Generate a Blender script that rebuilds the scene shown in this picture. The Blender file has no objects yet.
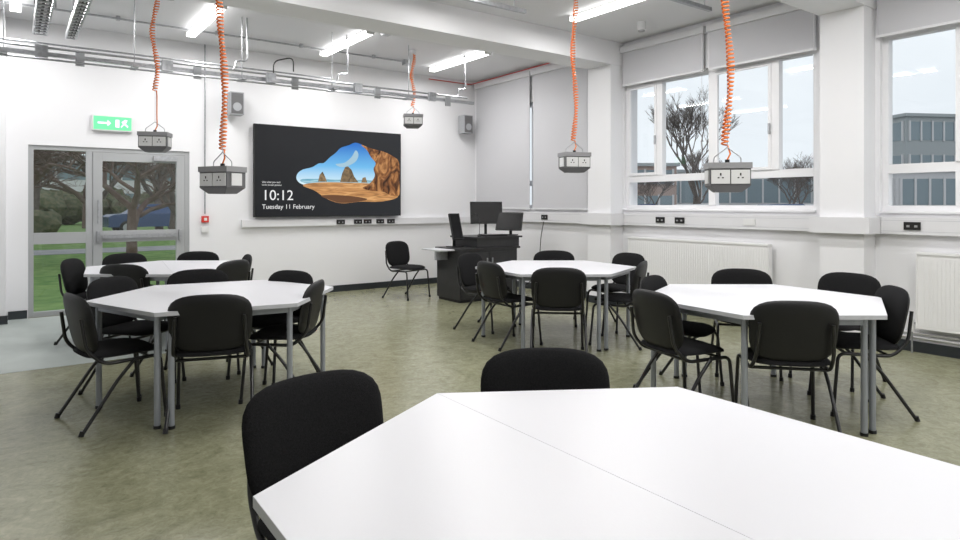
import bpy, math, random
from mathutils import Vector, Matrix
R=random.Random(7)
sc=bpy.context.scene
try:
    sc.view_settings.view_transform='Standard'
    sc.view_settings.look='None'
except Exception: pass
YAW=math.radians(36.3)
CY,SY=math.cos(YAW),math.sin(YAW)
def room(x,d):            # survey frame (rotated) -> room axes
    return (CY*x+SY*d, -SY*x+CY*d)
RA=-math.degrees(YAW)
# ---------------------------------------------------------------- materials
def mat(name,col,rough=0.5,metal=0.0,emit=None,es=1.0,noise=None,bump=None,spec=None):
    m=bpy.data.materials.new(name); m.use_nodes=True
    nt=m.node_tree; b=nt.nodes['Principled BSDF']
    b.inputs['Base Color'].default_value=(*col,1)
    b.inputs['Roughness'].default_value=rough
    b.inputs['Metallic'].default_value=metal
    if spec is not None: b.inputs['Specular IOR Level'].default_value=spec
    if emit:
        b.inputs['Emission Color'].default_value=(*emit,1)
        b.inputs['Emission Strength'].default_value=es
    if noise or bump:
        tc=nt.nodes.new('ShaderNodeTexCoord')
        n=nt.nodes.new('ShaderNodeTexNoise')
        n.inputs['Detail'].default_value=5
        n.inputs['Scale'].default_value=(noise or bump)[0]
        nt.links.new(tc.outputs['Object'],n.inputs['Vector'])
        if noise:
            cr=nt.nodes.new('ShaderNodeValToRGB')
            cr.color_ramp.elements[0].position=0.3; cr.color_ramp.elements[1].position=0.7
            cr.color_ramp.elements[0].color=(*col,1)
            cr.color_ramp.elements[1].color=(*noise[1],1)
            nt.links.new(n.outputs['Fac'],cr.inputs['Fac'])
            nt.links.new(cr.outputs['Color'],b.inputs['Base Color'])
        if bump:
            n2=nt.nodes.new('ShaderNodeTexNoise'); n2.inputs['Scale'].default_value=bump[0]
            nt.links.new(tc.outputs['Object'],n2.inputs['Vector'])
            bp=nt.nodes.new('ShaderNodeBump'); bp.inputs['Strength'].default_value=bump[1]
            bp.inputs['Distance'].default_value=0.01
            nt.links.new(n2.outputs['Fac'],bp.inputs['Height'])
            nt.links.new(bp.outputs['Normal'],b.inputs['Normal'])
    return m
M={}
M['wall']=mat('wall_paint',(0.78,0.78,0.80),0.7,bump=(60,0.03))
M['ceil']=mat('ceiling_paint',(0.69,0.69,0.71),0.8,bump=(40,0.04))
M['skirt']=mat('skirting_dark',(0.025,0.03,0.035),0.4)
M['trunk']=mat('trunking_white',(0.70,0.70,0.72),0.35)
M['upvc']=mat('window_frame_white',(0.80,0.80,0.82),0.3)
M['alu']=mat('door_frame_grey',(0.42,0.43,0.44),0.4,0.2)
M['blind']=mat('blind_fabric',(0.55,0.55,0.575),0.8,bump=(200,0.1))
M['top']=mat('table_laminate_white',(0.70,0.70,0.735),0.33,bump=(150,0.02))
M['edge']=mat('table_edge',(0.52,0.53,0.56),0.4)
M['leg']=mat('table_leg_grey',(0.33,0.35,0.39),0.35,0.4)
M['fabric']=mat('black_fabric',(0.008,0.008,0.009),0.95,noise=(180,(0.016,0.016,0.017)),bump=(400,0.3),spec=.2)
M['plastic']=mat('black_plastic',(0.011,0.011,0.012),0.45,bump=(300,0.08),spec=.35)
M['frame']=mat('black_steel',(0.012,0.012,0.013),0.3)
M['galv']=mat('galvanised_steel',(0.36,0.37,0.39),0.35,0.8,noise=(30,(0.48,0.49,0.51)))
M['gbox']=mat('socket_box_grey',(0.30,0.30,0.31),0.45)
M['gdark']=mat('socket_box_dark',(0.13,0.13,0.135),0.45)
M['sock']=mat('socket_white',(0.74,0.74,0.74),0.3)
M['hole']=mat('socket_hole',(0.02,0.02,0.02),0.6)
M['orange']=mat('orange_cable',(0.78,0.19,0.02),0.5)
M['cable']=mat('black_cable',(0.02,0.02,0.02),0.5)
M['red']=mat('red_plastic',(0.6,0.03,0.02),0.4)
M['rad']=mat('radiator_white',(0.78,0.78,0.78),0.3)
M['spk']=mat('speaker_grey',(0.36,0.37,0.39),0.5)
M['desk']=mat('desk_black',(0.018,0.018,0.02),0.38,noise=(8,(0.026,0.026,0.028)))
M['desktop']=mat('desk_flap',(0.55,0.56,0.58),0.4)
M['scr']=mat('monitor_glass',(0.006,0.006,0.007),0.25,spec=.3)
M['tube']=mat('luminaire_diffuser',(0.9,0.9,0.9),0.5,emit=(1,0.99,0.97),es=7.0)
M['lbody']=mat('luminaire_body',(0.8,0.8,0.8),0.4)
M['green']=mat('exit_green',(0.1,0.55,0.25),0.4,emit=(0.16,0.66,0.30),es=0.75)
M['exitw']=mat('exit_face',(0.75,0.9,0.8),0.4,emit=(0.7,0.95,0.75),es=0.75)
M['bark']=mat('tree_bark',(0.085,0.068,0.06),0.9,noise=(6,(0.15,0.125,0.11)))
M['bark2']=mat('tree_bark_red',(0.12,0.08,0.065),0.9,noise=(6,(0.20,0.145,0.12)))
M['grass']=mat('grass',(0.07,0.17,0.03),0.9,noise=(3,(0.19,0.30,0.08)))
M['tarmac']=mat('tarmac',(0.24,0.245,0.25),0.85,noise=(2,(0.34,0.34,0.35)))
M['hedge']=mat('hedge_leaves',(0.05,0.075,0.035),0.9,noise=(5,(0.16,0.15,0.09)))
M['bld']=mat('cladding_grey',(0.34,0.37,0.38),0.6)
M['bld2']=mat('render_pale',(0.58,0.58,0.59),0.7)
M['brick']=mat('brick_wall',(0.33,0.25,0.22),0.85,noise=(10,(0.40,0.30,0.26)))
M['bglass']=mat('building_glass',(0.20,0.26,0.29),0.15)
M['carb']=mat('car_paint_blue',(0.05,0.09,0.2),0.25,0.3)
M['carw']=mat('car_paint_white',(0.6,0.6,0.62),0.25)
M['fence']=mat('fence_red',(0.5,0.06,0.05),0.6)
def floor_mat():
    m=bpy.data.materials.new('lino_floor'); m.use_nodes=True
    nt=m.node_tree; b=nt.nodes['Principled BSDF']
    tc=nt.nodes.new('ShaderNodeTexCoord')
    def nz(s,d,r,dist):
        n=nt.nodes.new('ShaderNodeTexNoise'); n.inputs['Scale'].default_value=s; n.inputs['Detail'].default_value=d
        n.inputs['Roughness'].default_value=r; n.inputs['Distortion'].default_value=dist
        nt.links.new(tc.outputs['Object'],n.inputs['Vector']); return n
    n=nz(4.5,9,.75,1.6); n3=nz(22,6,.7,1.0)
    mx=nt.nodes.new('ShaderNodeMath'); mx.operation='MULTIPLY_ADD'; mx.inputs[1].default_value=.55
    m2=nt.nodes.new('ShaderNodeMath'); m2.operation='MULTIPLY'; m2.inputs[1].default_value=.45
    nt.links.new(n3.outputs['Fac'],m2.inputs[0]); nt.links.new(n.outputs['Fac'],mx.inputs[0]); nt.links.new(m2.outputs[0],mx.inputs[2])
    cr=nt.nodes.new('ShaderNodeValToRGB')
    e=cr.color_ramp.elements
    e[0].position=0.38; e[0].color=(0.175,0.174,0.104,1)
    e[1].position=0.62; e[1].color=(0.305,0.308,0.205,1)
    nt.links.new(mx.outputs[0],cr.inputs['Fac'])
    nt.links.new(cr.outputs['Color'],b.inputs['Base Color'])
    b.inputs['Roughness'].default_value=0.25
    return m
M['floor']=floor_mat()
M['mat']=mat('entrance_vinyl',(0.36,0.40,0.38),0.35,noise=(3,(0.44,0.48,0.46)))
def glass_mat(t=0.95):
    m=bpy.data.materials.new('window_glass'); m.use_nodes=True
    nt=m.node_tree; nt.nodes.clear()
    o=nt.nodes.new('ShaderNodeOutputMaterial'); mx=nt.nodes.new('ShaderNodeMixShader')
    tr=nt.nodes.new('ShaderNodeBsdfTransparent'); tr.inputs['Color'].default_value=(0.98,0.99,0.99,1)
    g=nt.nodes.new('ShaderNodeBsdfGlossy'); g.inputs['Roughness'].default_value=0.0
    mx.inputs[0].default_value=1-t
    nt.links.new(tr.outputs[0],mx.inputs[1]); nt.links.new(g.outputs[0],mx.inputs[2]); nt.links.new(mx.outputs[0],o.inputs[0])
    return m
M['glass']=glass_mat()
# ---------------------------------------------------------------- mesh builder
class MB:
    def __init__(s): s.v=[];s.f=[];s.m=[];s.s=[];s.mats=[]
    def mi(s,k):
        if k not in s.mats: s.mats.append(k)
        return s.mats.index(k)
    def add(s,vs,fs,k,smooth=False,T=None):
        o=len(s.v)
        for p in vs:
            p=Vector(p)
            if T is not None: p=T@p
            s.v.append(p)
        i=s.mi(k)
        for f in fs:
            s.f.append([a+o for a in f]); s.m.append(i); s.s.append(smooth)
    def box(s,x0,x1,y0,y1,z0,z1,k,T=None,tx=0,ty=0):
        vs=[(x0+tx,y0+ty,z0),(x1-tx,y0+ty,z0),(x1-tx,y1-ty,z0),(x0+tx,y1-ty,z0),(x0,y0,z1),(x1,y0,z1),(x1,y1,z1),(x0,y1,z1)]
        s.add(vs,[(3,2,1,0),(4,5,6,7),(0,1,5,4),(1,2,6,5),(2,3,7,6),(3,0,4,7)],k,False,T)
    def tube(s,pts,r,k,seg=8,T=None,caps=True):
        pts=[Vector(p) for p in pts]; n=len(pts)
        rs=r if isinstance(r,(list,tuple)) else [r]*n
        vs=[];prev=None
        for i,p in enumerate(pts):
            t=(pts[min(i+1,n-1)]-pts[max(i-1,0)]).normalized()
            if prev is None:
                a=Vector((0,0,1)) if abs(t.z)<0.9 else Vector((1,0,0))
                u=t.cross(a).normalized()
            else:
                u=(prev-t*prev.dot(t))
                u=u.normalized() if u.length>1e-6 else t.orthogonal().normalized()
            prev=u; w=t.cross(u)
            for j in range(seg):
                an=2*math.pi*j/seg
                vs.append(p+(u*math.cos(an)+w*math.sin(an))*rs[i])
        fs=[]
        for i in range(n-1):
            for j in range(seg):
                a=i*seg+j;b=i*seg+(j+1)%seg
                fs.append((a,b,b+seg,a+seg))
        s.add(vs,fs,k,True,T)
        if caps: s.add(vs,[tuple(range(seg-1,-1,-1)),tuple(range((n-1)*seg,n*seg))],k,False,T)
    def pad(s,w,h,tf,tb,k,fn,T=None,ex=3.2,taper=0.0,kb=None,N=44,rings=8,exv=None):
        def surf(sgn,t,kk):
            vs=[fn(0,0,sgn*t)];fs=[]
            for ri in range(1,rings+1):
                r=ri/rings
                rr=math.sin(r*math.pi/2)
                c=(max(0,1-rr**6))**0.5
                for j in range(N):
                    an=2*math.pi*j/N
                    ca,sa=math.cos(an),math.sin(an)
                    q=(abs(ca)**ex+abs(sa)**ex)**(-1/ex)
                    a=ca*q*rr;b=sa*q*rr
                    a2=a*(1+taper*b)
                    vs.append(fn(a2*w/2,b*h/2,sgn*t*c))
            for j in range(N):
                f=(0,1+j,1+(j+1)%N); fs.append(f if sgn>0 else f[::-1])
            for ri in range(rings-1):
                for j in range(N):
                    a=1+ri*N+j;b=1+ri*N+(j+1)%N
                    f=(a,a+N,b+N,b); fs.append(f if sgn>0 else f[::-1])
            s.add(vs,fs,kk,True,T)
        surf(1,tf,k); surf(-1,tb,kb or k)
    def mesh(s,name):
        me=bpy.data.meshes.new(name)
        me.from_pydata([tuple(p) for p in s.v],[],s.f)
        for k in s.mats: me.materials.append(M[k])
        me.polygons.foreach_set('material_index',s.m)
        me.polygons.foreach_set('use_smooth',s.s)
        me.update(); return me
    def obj(s,name,loc=(0,0,0),rz=0,bevel=0,parent=None):
        o=bpy.data.objects.new(name,s.mesh(name)); sc.collection.objects.link(o)
        o.location=loc; o.rotation_euler=(0,0,rz)
        if bevel:
            b=o.modifiers.new('bevel','BEVEL'); b.width=bevel; b.segments=2; b.limit_method='ANGLE'
        if parent: o.parent=parent
        return o
def inst(name,me,loc,rz=0,scale=1):
    o=bpy.data.objects.new(name,me); sc.collection.objects.link(o)
    o.location=loc;o.rotation_euler=(0,0,rz);o.scale=(scale,)*3
    return o
def fillet(pts,rad=0.04,n=5):
    pts=[Vector(p) for p in pts];out=[pts[0]]
    for i in range(1,len(pts)-1):
        a,b,c=pts[i-1],pts[i],pts[i+1]
        d1=(a-b);d2=(c-b);r=min(rad,d1.length*.45,d2.length*.45)
        p=b+d1.normalized()*r;q=b+d2.normalized()*r
        for j in range(n+1):
            t=j/n; out.append(p*(1-t)**2+b*2*t*(1-t)+q*t*t)
    out.append(pts[-1]);return out
def cat(poly,n=6):
    N=len(poly);out=[]
    for i in range(N):
        p0,p1,p2,p3=[Vector(poly[(i+j-1)%N]) for j in range(4)]
        for k in range(n):
            t=k/n
            out.append(tuple(.5*((2*p1)+(p2-p0)*t+(2*p0-5*p1+4*p2-p3)*t*t+(3*p1-p0-3*p2+p3)*t**3)))
    return out
# ---------------------------------------------------------------- room shell
UR=6.93; VB=9.60; UL=-1.8; VF=-3.4; H=3.65
b=MB(); b.box(UL-.2,UR+.3,VF-.2,VB+.3,-.12,0,'floor'); b.obj('floor')
b=MB(); b.add([(UL+.02,6.58,.0012),(1.95,6.58,.0012),(1.95,VB-.021,.0012),(UL+.02,VB-.021,.0012)],[(0,1,2,3)],'mat'); b.obj('floor_entrance_vinyl')
b=MB(); b.box(UL-.2,UR+.3,VF-.2,VB+.3,H,H+.15,'ceil'); b.obj('ceiling')
b=MB()
D0,D1,DH=0.18,2.02,2.13
b.box(UL-.2,D0,VB,VB+.3,0,H,'wall'); b.box(D1,UR+.3,VB,VB+.3,0,H,'wall'); b.box(D0,D1,VB,VB+.3,DH,H,'wall')
b.obj('wall_back')
b=MB(); b.box(UL-.2,UL,VF,VB,0,H,'wall'); b.obj('wall_left')
b=MB(); b.box(UL-.2,UR+.3,VF-.2,VF,0,H,'wall'); b.obj('wall_front')
SILL,HEAD=1.31,3.075
WW=[(6.62,9.42),(3.38,6.04),(-0.9,2.76)]
b=MB()
b.box(UR,UR+.3,VF,VB,0,SILL,'wall'); b.box(UR,UR+.3,VF,VB,HEAD,H,'wall')
for a,c in [(9.42,VB),(6.04,6.62),(2.76,3.38),(VF,-0.9)]:
    b.box(UR,UR+.3,a,c,SILL,HEAD,'wall')
b.obj('wall_right')
PIL=[(6.05,6.48),(2.80,3.22)]
b=MB()
for a,c in PIL: b.box(UR-.25,UR-.001,a,c,0,3.329,'wall')
b.obj('trim_pilasters')
b=MB()
for a,c in PIL+[(-0.4,0.0)]: b.box(UL+.001,UR-.001,a-.01,c+.01,3.33,H-.001,'wall')
b.obj('trim_ceiling_beams')
b=MB(); b.box(-.55,-.04,VB-.32,VB-.001,0,H-.001,'wall'); b.obj('trim_corner_pier')
# skirting
b=MB()
b.box(D1+.02,UR-.021,VB-.02,VB-.001,0.0,.1,'skirt'); b.box(-.019,D0-.01,VB-.02,VB-.001,0,.1,'skirt'); b.box(-.57,-.02,VB-.34,VB-.321,0,.1,'skirt');b.obj('baseboard_back')
b=MB()
for a,c in [(VF+.01,2.779),(3.241,6.029),(6.501,VB-.001)]: b.box(UR-.02,UR-.001,a,c,0.0,.1,'skirt')
for a,c in PIL:
    b.box(UR-.27,UR-.251,a-.02,c+.02,0,.1,'skirt')
    b.box(UR-.25,UR-.001,a-.02,a-.001,0,.1,'skirt'); b.box(UR-.25,UR-.001,c+.001,c+.02,0,.1,'skirt')
b.obj('baseboard_right')
b=MB(); b.box(UL+.001,UL+.02,VF+.01,VB-.01,0,.1,'skirt'); b.obj('baseboard_left')
# windows
def window(idx,a,c,mull,low):
    b=MB(); u0,u1=UR+.06,UR+.13; f=.055; e=.001
    a+=e;c-=e; zl,zh=SILL+.021,HEAD-e
    b.box(u0,u1,a,a+f,zl,zh,'upvc');b.box(u0,u1,c-f,c,zl,zh,'upvc')
    b.box(u0,u1,a+f,c-f,zl,SILL+f+.02,'upvc');b.box(u0,u1,a+f,c-f,HEAD-f,zh,'upvc')
    b.box(u0,u1,a+f,c-f,1.70,1.79,'upvc')
    for m in mull: b.box(u0-.012,u1,m-.045,m+.045,1.791,HEAD-f-e,'upvc')
    for m in low: b.box(u0-.012,u1,m-.045,m+.045,SILL+f+.021,1.699,'upvc')
    ms=[a+f]+sorted(mull)+[c-f]
    for i in range(len(ms)-1):
        p=ms[i]+(.046 if i>0 else 0);q=ms[i+1]-(.046 if i<len(ms)-2 else 0)
        if i%2==1:
            s=.035;uu0,uu1=u0-.018,u0+.01; zt=HEAD-f-.002; zb=1.792
            b.box(uu0,uu1,p,p+s,zb,zt,'upvc');b.box(uu0,uu1,q-s,q,zb,zt,'upvc')
            b.box(uu0,uu1,p+s,q-s,zb,zb+s,'upvc');b.box(uu0,uu1,p+s,q-s,zt-s,zt,'upvc')
            b.box(uu0-.02,uu0-.001,p+.007,p+.028,2.2,2.32,'galv')
    g=u0+.035
    b.add([(g,a+.03,SILL+.05),(g,c-.03,SILL+.05),(g,c-.03,HEAD-.03),(g,a+.03,HEAD-.03)],[(0,1,2,3)],'glass')
    b.box(UR-.03,UR+.2,a,c,SILL+e,SILL+.02,'upvc')
    b.obj('window_%d'%idx)
window(1,*WW[0],[7.3,8.0,8.75],[8.0])
window(2,*WW[1],[3.86,4.67,5.46],[4.67])
window(3,*WW[2],[2.1,1.3,0.5,-0.2],[2.1,0.5])
def blind(a,c,zb):
    b=MB()
    b.box(UR-.085,UR-.012,a,c,3.50,3.585,'trunk')
    b.box(UR-.05,UR-.045,a+.02,c-.02,zb,3.499,'blind')
    b.box(UR-.058,UR-.037,a+.015,c-.015,zb-.026,zb-.001,'trunk')
    b.tube([(UR-.07,a+.03,3.5),(UR-.07,a+.03,1.45)],.003,'trunk',4)
    b.obj('roller_blind')
blind(6.66,7.93,1.34);blind(7.97,9.50,1.34)
blind(3.34,4.66,3.06);blind(4.70,6.03,3.06)
blind(0.9,2.78,3.06);blind(-0.9,0.86,3.06)
# dado trunking
b=MB()
for a,c in [(6.56,VB-.01),(3.30,5.97),(VF+.01,2.72)]:
    b.box(UR-.07,UR-.001,a,c,1.11,1.27,'trunk')
    b.box(UR-.0715,UR-.0702,a,c,1.138,1.142,'edge'); b.box(UR-.0715,UR-.0702,a,c,1.240,1.244,'edge')
for a,c in PIL:
    b.box(UR-.32,UR-.251,a-.075,c+.075,1.11,1.27,'trunk')
    b.box(UR-.25,UR-.001,a-.075,a-.002,1.11,1.27,'trunk'); b.box(UR-.25,UR-.001,c+.002,c+.075,1.11,1.27,'trunk')
for v in (5.35,5.05,7.6,2.45):
    b.box(UR-.082,UR-.072,v-.07,v+.07,1.155,1.23,'plastic')
    b.box(UR-.086,UR-.0825,v-.045,v-.02,1.18,1.20,'gbox'); b.box(UR-.086,UR-.0825,v+.02,v+.045,1.18,1.20,'gbox')
for v in (8.6,4.1,1.2):
    b.box(UR-.080,UR-.072,v-.07,v+.07,1.155,1.23,'sock')
b.obj('trim_trunking_right')
b=MB()
b.box(2.72,UR-.08,VB-.06,VB-.001,1.06,1.165,'trunk')
for u in (4.25,4.55,4.72,4.95,5.15):
    b.box(u-.07,u+.07,VB-.072,VB-.061,1.08,1.15,'plastic')
    b.box(u-.04,u-.02,VB-.076,VB-.0725,1.10,1.12,'gbox'); b.box(u+.02,u+.04,VB-.076,VB-.0725,1.10,1.12,'gbox')
b.obj('trim_trunking_back')
# door unit
b=MB(); y0,y1=VB+.02,VB+.10; e=.001
b.box(D0+e,D0+.055,y0,y1,0,DH-e,'alu');b.box(D1-.055,D1-e,y0,y1,0,DH-e,'alu');b.box(D0+.056,D1-.056,y0,y1,DH-.055,DH-e,'alu')
b.box(.79,.86,y0,y1,0,DH-.056,'alu'); b.box(D0+.056,.789,y0,y1,0,.06,'alu'); b.box(D0+.056,.789,y0,y1,.90,1.04,'alu')
g=y0+.04
b.add([(D0+.03,g,.03),(.81,g,.03),(.81,g,DH-.03),(D0+.03,g,DH-.03)],[(0,1,2,3)],'glass')
b.obj('window_4')
b=MB(); x0,x1=.865,D1-.06; y0,y1=VB+.01,VB+.07
b.box(x0,x0+.105,y0,y1,.012,DH-.06,'alu');b.box(x1-.105,x1,y0,y1,.012,DH-.06,'alu')
b.box(x0+.106,x1-.106,y0,y1,.012,.20,'alu');b.box(x0+.106,x1-.106,y0,y1,DH-.17,DH-.06,'alu')
b.box(x0+.106,x1-.106,y0,y1,.90,1.05,'alu')
g=y0+.03
b.add([(x0+.09,g,.15),(x1-.09,g,.15),(x1-.09,g,DH-.12),(x0+.09,g,DH-.12)],[(0,1,2,3)],'glass')
b.box(x0+.1,x1-.1,y0-.05,y0-.02,.95,1.0,'galv'); b.box(x0+.04,x0+.075,y0-.055,y0-.001,.9,1.05,'galv'); b.box(x1-.08,x1-.04,y0-.055,y0-.001,.9,1.05,'galv')
b.tube([(x0+.055,y0-.045,1.15),(x0+.055,y0-.045,1.45)],.01,'galv',8)
b.box(x1-.4,x1-.1,y0-.06,y0-.001,DH-.15,DH-.08,'galv')
b.obj('door_1')
# ---------------------------------------------------------------- wall display
def emis(name,c,s=1.0):
    m=bpy.data.materials.new(name);m.use_nodes=True
    p=m.node_tree.nodes['Principled BSDF'];p.inputs['Base Color'].default_value=(0.008,0.008,0.008,1);p.inputs['Roughness'].default_value=.4
    p.inputs['Specular IOR Level'].default_value=.25
    p.inputs['Emission Color'].default_value=(*c,1);p.inputs['Emission Strength'].default_value=s
    M[name]=m; return m
def emis_ramp(name,cols,axis='Z',lo=0,hi=1,noise=0,stretch=None):
    m=emis(name,cols[0]);nt=m.node_tree;p=nt.nodes['Principled BSDF']
    tc=nt.nodes.new('ShaderNodeTexCoord')
    cr=nt.nodes.new('ShaderNodeValToRGB');cr.color_ramp.elements[0].color=(*cols[0],1);cr.color_ramp.elements[1].color=(*cols[1],1)
    if noise:
        n=nt.nodes.new('ShaderNodeTexNoise');n.inputs['Scale'].default_value=noise;n.inputs['Detail'].default_value=8;n.inputs['Distortion'].default_value=1.5
        mp=nt.nodes.new('ShaderNodeMapping'); mp.inputs['Scale'].default_value=stretch or (1,1,1)
        nt.links.new(tc.outputs['Object'],mp.inputs[0]); nt.links.new(mp.outputs[0],n.inputs['Vector']);nt.links.new(n.outputs['Fac'],cr.inputs['Fac'])
        cr.color_ramp.elements[0].position=.34;cr.color_ramp.elements[1].position=.66
        if len(cols)>2:
            ee=cr.color_ramp.elements.new(.5); ee.color=(*cols[2],1)
    else:
        sp=nt.nodes.new('ShaderNodeSeparateXYZ');mr=nt.nodes.new('ShaderNodeMapRange')
        nt.links.new(tc.outputs['Object'],sp.inputs[0]);nt.links.new(sp.outputs[axis],mr.inputs[0])
        mr.inputs[1].default_value=lo;mr.inputs[2].default_value=hi
        nt.links.new(mr.outputs[0],cr.inputs['Fac'])
        if len(cols)>2:
            ee=cr.color_ramp.elements.new(.45); ee.color=(*cols[2],1)
    nt.links.new(cr.outputs['Color'],p.inputs['Emission Color'])
TW,TH=2.44,1.375; TX,TZ=2.88,1.205
emis_ramp('scr_bg',[(0.002,0.003,0.006),(0.018,0.020,0.024)],'X',0,TW)
emis_ramp('scr_sky',[(0.70,0.88,0.95),(0.02,0.17,0.60),(0.16,0.50,0.85)],'Z',.5,1.15)
emis('scr_cloud',(0.50,0.76,0.92),.75)
emis_ramp('scr_rock',[(0.03,0.010,0.004),(0.58,0.28,0.10),(0.24,0.09,0.028)],noise=5,stretch=(1.6,1,.8))
emis_ramp('scr_sand',[(0.36,0.17,0.06),(0.75,0.42,0.17),(0.58,0.28,0.10)],noise=4,stretch=(.6,1,5)); emis_ramp('scr_sea',[(0.10,0.34,0.48),(0.45,0.68,0.75)],noise=8,stretch=(.4,1,6)); emis_ramp('scr_stack',[(0.07,0.05,0.03),(0.30,0.20,0.10)],noise=9)
emis('scr_shadow',(0.14,0.06,0.025)); emis('scr_text',(0.85,0.85,0.85))
b=MB(); yv=VB-.10
b.box(0,TW,-.0,.06,0,TH,'plastic'); b.box(.3,TW-.3,.061,.098,.3,TH-.3,'plastic')
def flat(poly,k,lay,sm=True):
    if sm: poly=cat(poly,5)
    vs=[(p[0]*TW,-.001*lay,p[1]*TH) for p in poly]
    b.add(vs,[tuple(range(len(vs)))],k)
flat([(.006,.01),(.994,.01),(.994,.99),(.006,.99)],'scr_bg',1,False)
flat([(.262,.41),(.265,.475),(.30,.525),(.36,.555),(.405,.60),(.44,.61),(.48,.675),(.52,.73),(.555,.79),(.61,.825),(.66,.86),(.72,.83),(.78,.77),(.85,.6),(.86,.36),(.60,.34),(.40,.34),(.30,.36)],'scr_sky',2)
flat([(.52,.60),(.58,.62),(.63,.69),(.66,.77),(.68,.72),(.66,.64),(.60,.58),(.55,.57)],'scr_cloud',3)
flat([(.33,.37),(.55,.365),(.80,.37),(.80,.42),(.55,.425),(.30,.42)],'scr_sea',3)
flat([(.30,.35),(.40,.385),(.60,.39),(.80,.38),(.95,.31),(.97,.22),(.84,.17),(.70,.17),(.56,.15),(.46,.20),(.38,.29)],'scr_sand',4)
flat([(.42,.235),(.50,.245),(.62,.235),(.74,.205),(.70,.175),(.56,.155),(.47,.195)],'scr_shadow',5)
flat([(.40,.395),(.41,.47),(.43,.51),(.445,.46),(.46,.395)],'scr_stack',5,False)
flat([(.55,.395),(.565,.50),(.585,.57),(.605,.58),(.63,.54),(.65,.46),(.68,.395)],'scr_stack',5,False)
flat([(.70,.395),(.71,.45),(.73,.46),(.745,.395)],'scr_stack',5,False)
flat([(.70,.84),(.78,.80),(.87,.77),(.95,.71),(.985,.64),(.988,.40),(.985,.25),(.93,.24),(.86,.29),(.77,.30),(.71,.33),(.75,.37),(.785,.43),(.80,.49),(.79,.56),(.805,.63),(.77,.70),(.74,.78)],'scr_rock',6)
tv=b.obj('wall_display_screen',loc=(TX,yv,TZ))
def text(s,size,x,z,name):
    c=bpy.data.curves.new(name,'FONT');c.body=s;c.size=size;c.extrude=.0005
    o=bpy.data.objects.new(name,c);sc.collection.objects.link(o)
    dg=bpy.context.evaluated_depsgraph_get()
    me=bpy.data.meshes.new_from_object(o.evaluated_get(dg));bpy.data.objects.remove(o)
    me.materials.clear();me.materials.append(M['scr_text'])
    o=bpy.data.objects.new(name,me);sc.collection.objects.link(o)
    o.parent=tv;o.location=(x*TW,-.009,z*TH);o.rotation_euler=(math.pi/2,0,0)
text('10:12',.215,.045,.185,'clock_text');text('Tuesday 11 February',.095,.045,.09,'date_text')
text('Like what you see?',.036,.045,.37,'caption_text'); text('Lock screen picture',.036,.045,.34,'caption_text_2')
# ---------------------------------------------------------------- table mesh
def table_mesh():
    b=MB(); RR=.85; g=.0005; zt=.74
    for sgn in (1,-1):
        poly=[(RR*math.cos(math.radians(a)),sgn*(RR*math.sin(math.radians(a))+(g if a in(0,180) else 0))) for a in (0,60,120,180)]
        if sgn<0: poly=poly[::-1]
        cx=0;cy=sgn*.35
        def ins(p,d): 
            v=Vector((p[0]-cx,p[1]-cy));L=v.length;v*=(L-d)/L;return (cx+v.x,cy+v.y)
        pin=[ins(p,.001) for p in poly]
        b.add([(p[0],p[1],zt-.026) for p in poly]+[(p[0],p[1],zt-.001) for p in poly],
              [(3,2,1,0)]+[(i,(i+1)%4,4+(i+1)%4,4+i) for i in range(4)],'edge')
        b.add([(p[0],p[1],zt-.001) for p in poly]+[(p[0],p[1],zt) for p in pin],
              [(i,(i+1)%4,4+(i+1)%4,4+i) for i in range(4)]+[(4,5,6,7)],'top')
        lp=[]
        for p,d in zip([(RR,0),(RR*.5,RR*.866),(-RR*.5,RR*.866),(-RR,0)],[(-.11,.045),(-.05,-.07),(.05,-.07),(.11,.045)]):
            lp.append((p[0]+d[0],sgn*(p[1]+d[1])))
        for x,y in lp:
            b.tube([(x,y,.0),(x,y,.02)],.023,'plastic',12); b.tube([(x,y,.02),(x,y,zt-.027)],.019,'leg',14)
        for i in range(4):
            p=Vector((*lp[i],.70));q=Vector((*lp[(i+1)%4],.70));d=(q-p);L=d.length;an=math.atan2(d.y,d.x)
            T=Matrix.Translation(p)@Matrix.Rotation(an,4,'Z')
            b.box(.01,L-.01,-.0125,.0125,-.03,.0135,'leg',T)
    return b.mesh('hexagonal_table')
TM=table_mesh()
tabs=[((.350,1.525),125.2),((-1.93,4.73),-93),((.80,6.75),-60),((1.99,4.53),-60),((-3.30,6.75),-60)]
for i,(c,a) in enumerate(tabs):
    u,v=room(*c); o=inst('hexagonal_table',TM,(u,v,0),math.radians(a+RA))
    if i==0: o.scale=(1.02,1.02,1)
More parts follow.
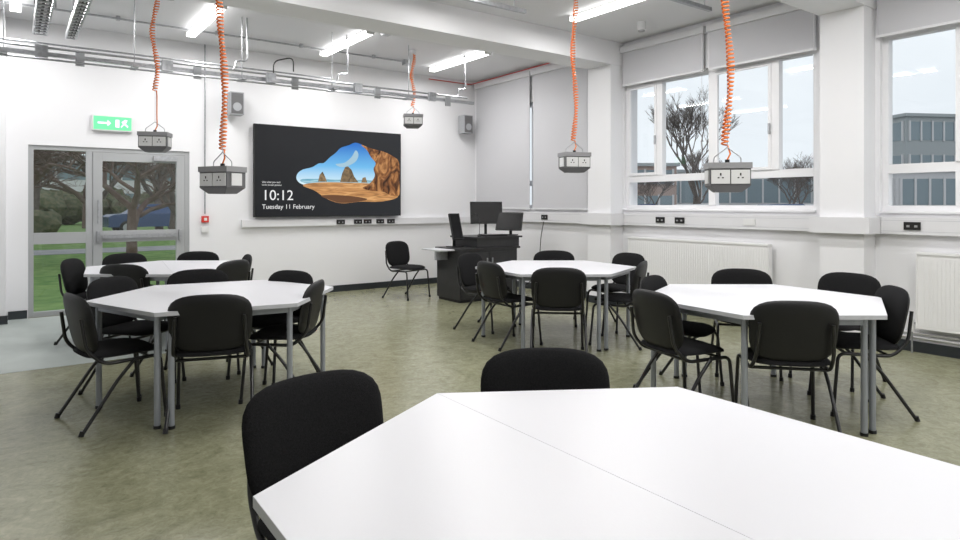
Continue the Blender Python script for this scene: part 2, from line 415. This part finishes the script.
# ---------------------------------------------------------------- chair mesh
def chair_mesh():
    b=MB()
    def seat(a,bb,c):
        return (a,bb+.0,.447+c+.10*a*a-(.10*(bb-.10) if bb>.10 else 0))
    b.pad(.475,.44,.032,.014,'fabric',seat,ex=3.8,taper=-.04,kb='plastic')
    zc=.648; tilt=math.radians(11)
    def back(a,bb,c):
        cc=c+.42*a*a
        y=-.225+cc*math.cos(tilt)-math.sin(tilt)*bb; z=zc+bb*math.cos(tilt)+cc*math.sin(tilt)-.25*a*a*(1 if bb>0 else -.4)*abs(bb)/.19
        return (a,y,z)
    def backm(a,bb,c): return back(-a,bb,c)
    b.pad(.495,.385,.026,.026,'fabric',backm,ex=3.9,taper=.03,kb='plastic')
    for s in (1,-1):
        b.tube(fillet([(s*.240,.225,.0),(s*.228,.19,.415),(s*.222,-.14,.405),(s*.212,-.235,.50),(s*.20,-.262,.70)],.05),.0115,'frame',8)
        b.tube(fillet([(s*.250,-.275,0),(s*.242,-.07,.30),(s*.236,.03,.410)],.05),.0115,'frame',8)
        b.tube([(s*.240,.226,0),(s*.240,.224,.03)],.016,'plastic',8)
        b.tube([(s*.250,-.275,0),(s*.249,-.265,.03)],.016,'plastic',8)
    b.tube([(-.225,.13,.41),(.225,.13,.41)],.010,'frame',8);b.tube([(-.220,-.12,.406),(.220,-.12,.406)],.010,'frame',8)
    return b.mesh('stacking_chair')
CM=chair_mesh()
def chair(x,d,fx,fd,off=.27):
    u,v=room(x,d); L=math.hypot(fx,fd); wu,wv=room(fx/L,fd/L)
    inst('stacking_chair',CM,(u+wu*off,v+wv*off,0),math.atan2(wv,wu)-math.pi/2)
def around(c,x,d): chair(x,d,c[0]-x,c[1]-d)
chair(-.57,2.13,.64,-.70); chair(.25,2.52,.02,-1)
c=tabs[1][0]
for x,d in [(-2.58,4.02),(-1.68,3.98),(-1.18,4.72),(-1.58,5.45),(-2.45,5.55),(-2.88,4.95)]: around(c,x,d)
c=tabs[4][0]
for x,d in [(-4.25,6.6),(-4.1,7.35),(-3.35,7.65),(-2.57,7.16),(-2.45,6.45),(-3.37,6.0)]: around(c,x,d)
c=tabs[2][0]
for x,d in [(-.15,7.36),(.06,6.3),(.70,5.68),(1.64,6.35),(1.75,7.4),(.90,7.8)]: around(c,x,d)
c=tabs[3][0]
for x,d in [(1.10,4.18),(1.84,3.72),(2.86,4.37),(3.05,5.25),(2.28,5.6),(1.33,5.05)]: around(c,x,d)
chair(-1.30,9.75,.75,-.55)
# ---------------------------------------------------------------- pendants
def pendant(x,d,zb,zt,rot=0,coil_to=None):
    u,v=room(x,d); b=MB()
    w=.14;dd=.10
    b.box(-w,w,-dd,dd,.085,.125,'gbox')
    b.box(-w+.008,w-.008,-dd+.008,dd-.008,-.03,.084,'gdark')
    b.box(-w+.008,w-.008,-dd+.008,dd-.008,-.075,-.031,'gdark',tx=.05,ty=.035)
    for s in (1,-1):
        for i in (-1,1):
            cx=i*.064
            y0=s*(dd-.0078);y1=s*(dd-.001)
            b.box(cx-.060,cx+.060,min(y0,y1),max(y0,y1),-.018,.075,'sock')
            for (hx,hz,hw,hh) in ((0,.045,.005,.009),(-.014,.022,.006,.004),(.014,.022,.006,.004)):
                y2=s*(dd+.0005); y1b=s*(dd-.0008); b.box(cx+hx-hw,cx+hx+hw,min(y1b,y2),max(y1b,y2),hz-hh,hz+hh,'hole')
        x0=s*(w-.0078);x1=s*(w-.001)
        b.box(min(x0,x1),max(x0,x1),-.05,.05,-.015,.075,'sock')
        b.tube(fillet([(s*.09,0,.125),(s*.09,0,.165),(s*.03,0,.21),(0,0,.235)],.02),.004,'galv',6)
    b.tube([(0,0,.125),(0,0,.15)],.016,'plastic',8)
    L=zt-zb
    b.tube([(0.0,0,.235),(0.0,0,L)],.0025,'galv',5)
    top=L-.05 ; bot=.25 if coil_to is None else coil_to
    n=int((top-bot)/.027); pts=[(.0,.0,.15),(.02,0,.19)]
    if coil_to: pts+= [(.016,.004,.3),(.018,0,coil_to-.05)]
    N=n*9
    for i in range(N+1):
        t=i/N; a=2*math.pi*n*t; z=bot+(top-bot)*t
        ox=.022*math.sin(t*9+rot); oy=.014*math.cos(t*6)
        rr=.020+.004*math.sin(t*25)
        pts.append((ox+rr*math.cos(a),oy+rr*math.sin(a),z))
    pts.append((0,0,L))
    b.tube(pts,.0060,'orange',6)
    b.tube([(0,0,L-.06),(0,0,L)],.045,'trunk',14)
    b.obj('hanging_power_socket_box',loc=(u,v,zb),rz=rot)
W=math.radians
pendant(-3.30,6.50,2.00,3.65,W(-25),.55)
pendant(-1.91,4.75,1.55,3.65,W(-60))
pendant(-.98,9.35,2.58,3.65,W(-25))
pendant(.95,6.45,1.79,3.65,W(-20))
pendant(1.70,4.40,1.555,3.65,W(-45))
# ---------------------------------------------------------------- luminaires
def lamp(u,v,L=1.5):
    b=MB()
    b.box(-.04,.04,-L/2,L/2,-.03,-.001,'lbody')
    b.box(-.05,.05,-L/2,L/2,-.07,-.031,'tube')
    b.box(-.055,.055,-L/2-.02,-L/2-.001,-.075,-.001,'lbody'); b.box(-.055,.055,L/2+.001,L/2+.02,-.075,-.001,'lbody')
    lo=b.obj('linear_ceiling_light',loc=(u,v,H))
    ld=bpy.data.lights.new('linear_light','AREA');ld.shape='RECTANGLE';ld.size=.10;ld.size_y=L;ld.energy=34;ld.color=(1,.985,.97)
    l=bpy.data.objects.new('emitter',ld);sc.collection.objects.link(l);l.parent=lo;l.location=(0,0,-.078)
for v in (8.2,4.75,1.6,-1.8):
    for u in (.05,1.9,3.72,5.6):
        if not (u<.1 and v<8): lamp(u if not(u>5 and v<8) else 5.42,v)
# ---------------------------------------------------------------- ceiling services
b=MB()
zr=2.93;vr=7.9
def strut(p,q,w=.041,h=.041,k='galv'):
    p=Vector(p);q=Vector(q);d=q-p;T=Matrix.Translation(p)@Matrix.Rotation(math.atan2(d.y,d.x),4,'Z')
    b.box(0,d.length,-w/2,w/2,-h/2,h/2,k,T)
strut((UL+.02,vr,zr),(5.68,vr,zr))
b.tube([(UL+.02,vr-.09,zr+.05),(5.5,vr-.09,zr+.05)],.012,'galv',8)
b.tube([(UL+.02,vr+.10,zr+.02),(5.6,vr+.10,zr+.02)],.012,'galv',8)
b.tube([(UL+.02,vr-.05,zr-.06),(4.6,vr-.05,zr-.06)],.010,'galv',8)
b.tube([(UL+.02,vr+.05,zr+.12),(3.4,vr+.05,zr+.12)],.010,'galv',8)
for i in range(6):
    u=-1.2+1.15*i
    b.tube([(u,vr,zr),(u,vr,H)],.006,'galv',6)
    b.box(u-.03,u+.03,vr-.12,vr+.12,zr-.045,zr-.022,'galv')
    if u+.7<5.5:
        b.box(u+.25,u+.36,vr-.16,vr-.11,zr-.06,zr+.06,'galv')
        b.box(u+.6,u+.68,vr-.05,vr-.025,zr-.09,zr+.05,'spk')
for uu in (5.2,3.3,2.0):
    b.tube(fillet([(uu,vr-.09,zr+.05),(uu+.14,vr-.09,zr+.05),(uu+.16,vr-.05,zr+.18),(uu+.30,vr-.05,zr+.18),(uu+.31,vr,H)],.06),.010,'galv',8)
b.tube(fillet([(2.6,vr-.09,zr+.05),(2.6,vr-.09,zr+.22),(2.85,vr-.09,zr+.30),(2.85,vr-.09,zr+.12)],.08),.008,'cable',8)
b.obj('suspended_conduit_rail')
def tray(u,w,k='galv'):
    b=MB(); z=3.14; v0,v1=VF+.1,vr+.1
    b.box(u-w/2,u-w/2+.012,v0,v1,z,z+.06,k);b.box(u+w/2-.012,u+w/2,v0,v1,z,z+.06,k)
    v=v0
    while v<v1:
        b.box(u-w/2+.012,u+w/2-.012,v,v+.03,z,z+.01,k); v+=.12
    v=v0+.3
    while v<v1:
        for s in(-1,1): b.tube([(u+s*(w/2+.012),v,z),(u+s*(w/2+.012),v,H)],.006,'galv',6)
        v+=1.4
    for i in range(4):
        x=u-w/2+.03+i*(w-.06)/3
        b.tube([(x,v0,z+.022),(x,v1-.02,z+.022)],.011,['trunk','cable','trunk','cable'][i],6)
    b.obj('cable_tray')
tray(.25,.13);tray(.52,.10)
b=MB()
strut((UL+.02,5.24,3.46),(4.45,5.24,3.46)); strut((UL+.02,4.1,3.5),(6.1,4.1,3.5))
for uu in (1.2,3.0,4.3): b.tube([(uu,5.24,3.46),(uu,5.24,H)],.006,'galv',6)
for uu in (.8,2.6,4.4,6.0): b.tube([(uu,4.1,3.5),(uu,4.1,H)],.006,'galv',6)
for (a1,a2,vv) in [(UL+.02,5.0,8.75),(UL+.02,3.9,7.35),(-.5,2.9,7.0)]:
    b.tube([(a1,vv,H-.03),(a2,vv,H-.03)],.0125,'galv',8)
    for k in range(6):
        uu=a1+(a2-a1)*(k+.5)/6; b.box(uu-.02,uu+.02,vv-.025,vv+.025,H-.05,H-.001,'galv')
    b.box(a2-.05,a2+.05,vv-.05,vv+.05,H-.08,H-.001,'galv')
b.obj('ceiling_conduit_rail')
b=MB(); b.tube(fillet([(5.9,VB-.06,3.585),(UR-.13,VB-.06,3.585),(UR-.13,6.55,3.615)],.08),.008,'red',8); b.obj('red_conduit_pipe')
for u,v in [(5.15,7.1),(1.35,7.3),(3.0,5.6),(6.3,5.2)]:
    b=MB(); b.tube([(0,0,0),(0,0,-.10)],.055,'trunk',20); b.tube([(0,0,-.10),(0,0,-.115)],.04,'gbox',20); b.obj('ceiling_sensor',loc=(u,v,H))
for u in (2.60,6.62):
    b=MB(); b.box(-.095,.095,-.24,-.06,-.16,.16,'spk'); b.box(-.08,.08,-.2455,-.2405,-.145,.145,'gdark'); b.box(-.03,.03,-.059,0,-.04,.04,'gdark')
    b.tube([(0,-.252,-.05),(0,-.246,-.05)],.06,'spk',20)
    b.obj('wall_speaker',loc=(u,VB-.001,2.83))
# exit sign with running figure
b=MB(); b.box(-.23,.23,-.05,0,-.1,.1,'sock'); b.box(-.215,.215,-.053,-.0505,-.085,.085,'green')
y=-.0545
def fl(p): b.add([(a,y,c) for a,c in p],[tuple(range(len(p)))],'exitw')
fl([(.03,-.05),(.03,.05),(.075,.05),(.075,-.05)]); fl([(-.17,-.012),(-.06,-.012),(-.06,.012),(-.17,.012)]); fl([(-.06,-.04),(-.02,0),(-.06,.04)])
fl([(.10,.02),(.14,.055),(.17,.05),(.15,.0),(.18,-.03),(.17,-.05),(.13,-.01),(.10,-.05),(.09,-.04),(.12,.0)])
b.obj('exit_sign',loc=(1.08,VB-.001,2.45))
b=MB(); b.tube([(0,-.02,1.26),(0,-.02,H)],.011,'galv',8); b.box(-.045,.045,-.05,0,1.14,1.23,'red'); b.box(-.02,.02,-.053,-.0505,1.165,1.205,'sock')
b.box(-.05,.05,-.03,0,1.00,1.08,'sock')
b.obj('fire_call_point',loc=(2.22,VB-.001,0))
# radiators
def radiator(v0,v1):
    b=MB(); z0,z1=.22,.95
    b.box(-.115,-.09,v0+.005,v1-.005,z0+.02,z1-.021,'rad'); b.box(-.06,-.04,v0+.005,v1-.005,z0+.02,z1-.021,'rad')
    v=v0+.02
    while v<v1-.04:
        b.box(-.118,-.1151,v,v+.024,z0+.05,z1-.05,'rad'); v+=.0333
    b.box(-.125,-.035,v0-.005,v1+.005,z1-.02,z1,'rad'); b.box(-.12,-.035,v0-.005,v0+.004,z0+.02,z1-.021,'rad');b.box(-.12,-.035,v1-.004,v1+.005,z0+.02,z1-.021,'rad')
    for v in (v0+.25,v1-.25): b.box(-.039,0,v-.02,v+.02,z0+.1,z1-.1,'rad')
    for vv,s in ((v1,1),(v0,-1)):
        b.tube(fillet([(-.08,vv,z0+.06),(-.08,vv+s*.05,z0+.06),(-.08,vv+s*.05,0)],.02),.009,'galv',8)
        b.tube([(-.08,vv+s*.05,z0-.02),(-.08,vv+s*.05,z0+.10)],.02,'sock',12)
    b.obj('panel_radiator',loc=(UR-.001,0,0))
radiator(3.85,5.85);radiator(.55,2.40)
b=MB(); b.tube([(UR-.025,VF+.1,.14),(UR-.025,2.75,.14)],.011,'trunk',8);b.tube([(UR-.025,VF+.1,.18),(UR-.025,2.75,.18)],.011,'trunk',8)
b.tube([(UR-.025,3.25,.14),(UR-.025,6.0,.14)],.011,'trunk',8); b.obj('heating_pipes')
# ---------------------------------------------------------------- lectern
b=MB()
b.box(-.52,.52,-.30,.30,.04,.739,'desk'); b.box(-.50,.50,-.28,.28,0,.039,'plastic')
for i in range(2):
    x0=-.50+i*.505
    b.box(x0,x0+.495,-.312,-.301,.07,.70,'desk'); b.box(x0+(.44 if i==0 else .03),x0+(.46 if i==0 else .05),-.325,-.3125,.5,.62,'galv')
b.box(-.54,.56,-.33,.32,.74,.769,'desk')
b.box(-.22,.56,-.30,.32,.77,.899,'desk'); b.box(-.26,.60,-.33,.34,.90,.925,'desk')
b.box(-.80,-.54,-.2,.28,.735,.755,'desktop'); b.box(-.74,-.541,-.02,.02,.60,.734,'galv')
b.tube([(-.12,-.22,.925),(-.12,-.22,.945)],.03,'plastic',12)
b.tube(fillet([(-.12,-.22,.94),(-.12,-.22,1.15),(-.20,-.25,1.27),(-.27,-.28,1.25)],.08),.005,'plastic',6)
b.tube([(-.27,-.28,1.25),(-.31,-.295,1.235)],.012,'plastic',8)
lx,ly=5.62,7.72
b.obj('teaching_lectern',loc=(lx,ly,0),bevel=.006)
def monitor(name,u,v,z,w,h,rot,tilt,up=.12):
    b=MB(); T=Matrix.Translation((0,0,up+h/2))@Matrix.Rotation(tilt,4,'X')
    b.box(-w/2,w/2,-.012,.02,-h/2,h/2,'plastic',T); b.box(-w/2+.012,w/2-.012,-.0135,-.0125,-h/2+.02,h/2-.012,'scr',T)
    b.box(-w/4,w/4,.0205,.045,-h/4,h/4,'plastic',T)
    b.box(-.02,.02,.046,.066,.013,up+h/2,'plastic'); b.box(-.1,.1,-.05,.12,0,.012,'plastic')
    b.obj(name,loc=(u,v,z),rz=rot)
monitor('computer_monitor',lx+.26,ly+.12,.926,.50,.34,W(-24),W(-8),.17)
monitor('computer_monitor',lx+.50,ly-.14,.926,.42,.28,W(-62),W(-16),.07)
monitor('touch_panel',lx-.37,ly+.02,.770,.17,.40,W(-5),W(-20),.10)
b=MB(); b.box(-.2,.2,-.07,.07,0,.02,'plastic')
for i in range(10):
    for j in range(3): b.box(-.185+i*.037,-.155+i*.037,-.055+j*.037,-.025+j*.037,.0205,.026,'gdark')
b.obj('keyboard',loc=(lx+.16,ly-.2,.926))
b=MB(); b.tube(fillet([(0,0,1.12),(-.04,.02,.9),(-.02,.1,.3),(-.2,.3,.02),(-.65,.35,.02)],.1),.007,'cable',6); b.obj('power_cable',loc=(UR-.09,7.6,0))
# ---------------------------------------------------------------- outside
b=MB(); b.add([(-80,9.9,-.06),(7.5,9.9,-.06),(30,90,-.06),(-80,90,-.06)],[(0,1,2,3)],'grass'); b.obj('ground_lawn')
b=MB(); b.add([(7.23,-60,-.07),(140,-60,-.07),(140,110,-.07),(30,90,-.07),(7.5,9.9,-.07),(7.23,9.9,-.07)],[(0,1,2,3,4,5)],'tarmac'); b.obj('ground_car_park')
b=MB(); b.box(-12,7,VB+12.5,VB+14.8,-.059,-.05,'tarmac'); b.obj('ground_footpath')
def tree(seed,h,k,depth=6,spread=.55,low=.22,droop=.12,th=.017):
    rr=random.Random(seed); b=MB()
    def grow(p,d,L,r,n):
        q=p+d*L; mid=p+d*L*.5+Vector((rr.uniform(-1,1),rr.uniform(-1,1),rr.uniform(-.3,.3)))*L*.08
        b.tube([p,mid,q],[r,r*.86,r*.72],k,5 if n>2 else 3,caps=False)
        if n==0: return
        for i in range(3 if n>1 else 4):
            a=rr.uniform(0,2*math.pi); o=Vector((math.cos(a),math.sin(a),rr.uniform(-.15,.5)))
            nd=(d*(1-spread*.5)+o*spread*rr.uniform(.7,1.3)+Vector((0,0,droop))).normalized()
            start=q if i<2 else p.lerp(q,rr.uniform(.4,.9))
            grow(start,nd,L*rr.uniform(.64,.86),max(.007,r*rr.uniform(.5,.68)),n-1)
    grow(Vector((0,0,0)),Vector((0,0,1)),h*low,h*th,depth)
    return b.mesh('bare_tree')
t1=tree(3,8.5,'bark',7,.60,.22); t2=tree(11,8,'bark2',7,.75,.2,-.02,.02); t3=tree(5,6,'bark',6,.6,.26)
t4=tree(21,9.5,'bark',7,.46,.20,.20,.019)
for (x,d,me,s) in [(10.8,32,t4,.98),(27,55,t3,1.1),(30,62,t1,.9),(22.5,45,t3,.9),(10.2,46,t3,.7),(14.2,52,t1,.7)]:
    u,v=room(x,d); inst('bare_tree',me,(u,v,-.07),x,s)
for (u,v,me,s,rz) in [(2.3,16.8,t2,.85,0),(.2,18.5,t2,1.05,1),(3.9,19.5,t1,1.0,2),(-.8,26,t2,1.2,3),(2.5,28,t4,1.2,4),(5.4,29,t3,1.4,5),(1.1,38,t1,1.4,.5),(6.5,38,t4,1.3,1.5),(3.7,45,t2,1.5,2.5),(-2,36,t3,1.7,.2),(8.5,47,t2,1.3,.7)]:
    inst('bare_tree',me,(u,v,-.07),rz,s)
def hedge(name,u0,u1,v0,v1,h,seed):
    rr=random.Random(seed);b=MB();n=int((u1-u0+v1-v0)*1.6)
    for i in range(n):
        cx=rr.uniform(u0,u1);cy=rr.uniform(v0,v1);r=rr.uniform(.5,1.0)*h*.55
        vs=[];N=10;K=6
        for a in range(K+1):
            for c in range(N):
                th=math.pi*a/K;ph=2*math.pi*c/N;q=r*rr.uniform(.8,1.15)
                vs.append((cx+q*math.sin(th)*math.cos(ph),cy+q*math.sin(th)*math.sin(ph),max(-.05,h*.45+q*math.cos(th))))
        fs=[(a*N+c,a*N+(c+1)%N,(a+1)*N+(c+1)%N,(a+1)*N+c) for a in range(K) for c in range(N)]
        b.add(vs,fs,'hedge')
    b.obj(name)
hedge('hedge',-8,12,52,54,2.6,1)
hedge('hedge',-6,1.6,31,32,1.3,2)
def building(name,x,d,w,dp,h,k,floors,bays,ang=0):
    u,v=room(x,d);b=MB()
    b.box(-w/2,w/2,-dp/2,dp/2,0,h,k); b.box(-w/2-.3,w/2+.3,-dp/2-.3,dp/2+.3,h+.001,h+.35,'bld')
    fh=h/floors
    for f in range(floors):
        z0=f*fh+fh*.3;z1=f*fh+fh*.85
        for s in (-1,1):
            y=s*dp/2
            b.box(-w/2+.4,w/2-.4,min(y,y+s*.05),max(y,y+s*.05),z0,z1,'bglass')
            for i in range(bays+1):
                xx=-w/2+.4+(w-.8)*i/bays; b.box(xx-.1,xx+.1,min(y,y+s*.15),max(y,y+s*.15),z0-.1,z1+.1,'bld2')
            X=s*w/2; b.box(min(X,X+s*.05),max(X,X+s*.05),-dp/2+.4,dp/2-.4,z0,z1,'bglass')
            for i in range(6):
                yy=-dp/2+.4+(dp-.8)*i/5; b.box(min(X,X+s*.15),max(X,X+s*.15),yy-.1,yy+.1,z0-.1,z1+.1,'bld2')
    b.obj(name,loc=(u,v,-.07),rz=math.radians(ang+RA))
building('office_building',56,78,18,10,11.3,'bld',3,12,8)
building('low_building',31,84,26,8,5.4,'bld2',1,12,3)
building('low_building',16.5,74,10,8,5.6,'brick',2,6,0)
building('school_block',49,64,16,6,4.6,'bld2',1,12,-10)
building('neighbouring_block',-34,72,40,8,6,'bld2',2,14,30)
def car(u,v,rz,k):
    b=MB()
    prof=[(-2.1,.35),(-2.1,.85),(-1.9,.95),(-1.2,1.0),(-.6,1.45),(.7,1.48),(1.5,1.0),(2.05,.85),(2.1,.35)]
    n=len(prof)
    vs=[]
    for s in (-1,1):
        for x,z in prof: vs.append((x,s*(.85 if z<1.1 else .68),z))
    b.add(vs,[tuple(range(n)),tuple(range(2*n-1,n-1,-1))]+[(i,(i+1)%n,n+(i+1)%n,n+i)[::-1] for i in range(n)],k,False)
    for s in (-1,1):
        b.add([(-1.0,s*.83,1.03),(1.3,s*.83,1.03),(.62,s*.70,1.40),(-.55,s*.70,1.40)],[(0,1,2,3)],'bglass')
        for x in (-1.3,1.3): b.tube([(x,s*.66,.33),(x,s*.88,.33)],.33,'plastic',16); b.tube([(x,s*.88,.33),(x,s*.89,.33)],.2,'galv',12)
    b.obj('parked_car',loc=(u,v,-.07),rz=rz)
for x,d,k in [(8.4,25,'carw'),(12.6,27,'carb'),(9.2,37,'carb'),(18.0,36,'carw'),(17,29,'carb')]:
    u,v=room(x,d);car(u,v,W(-40),k)
car(5.8,36.0,W(5),'carb')
b=MB()
for i in range(24):
    b.box(i*.5,i*.5+.05,-.02,.02,0,1.3,'fence')
b.box(0,11.6,.021,.04,.3,.4,'fence');b.box(0,11.6,.021,.04,1.1,1.2,'fence')
u,v=room(28,38); b.obj('site_fence',loc=(u,v,-.07),rz=W(RA))
# ---------------------------------------------------------------- world
w=bpy.data.worlds.new('overcast'); sc.world=w; w.use_nodes=True
nt=w.node_tree; bg=nt.nodes['Background']
tc=nt.nodes.new('ShaderNodeTexCoord'); n=nt.nodes.new('ShaderNodeTexNoise'); n.inputs['Scale'].default_value=2.0; n.inputs['Detail'].default_value=4
cr=nt.nodes.new('ShaderNodeValToRGB'); cr.color_ramp.elements[0].color=(0.64,0.69,0.74,1); cr.color_ramp.elements[1].color=(0.77,0.81,0.84,1)
cr.color_ramp.elements[0].position=.3;cr.color_ramp.elements[1].position=.7
nt.links.new(tc.outputs['Generated'],n.inputs['Vector']);nt.links.new(n.outputs['Fac'],cr.inputs['Fac']);nt.links.new(cr.outputs['Color'],bg.inputs['Color'])
bg.inputs['Strength'].default_value=1.3
# ---------------------------------------------------------------- camera
cd=bpy.data.cameras.new('camera'); cd.sensor_width=36; cd.lens=24; cd.shift_y=-66/960; cd.clip_start=.05; cd.clip_end=500
co=bpy.data.objects.new('camera',cd); sc.collection.objects.link(co)
co.location=(0,0,1.4); co.rotation_euler=(math.pi/2,0,-YAW)
sc.camera=co
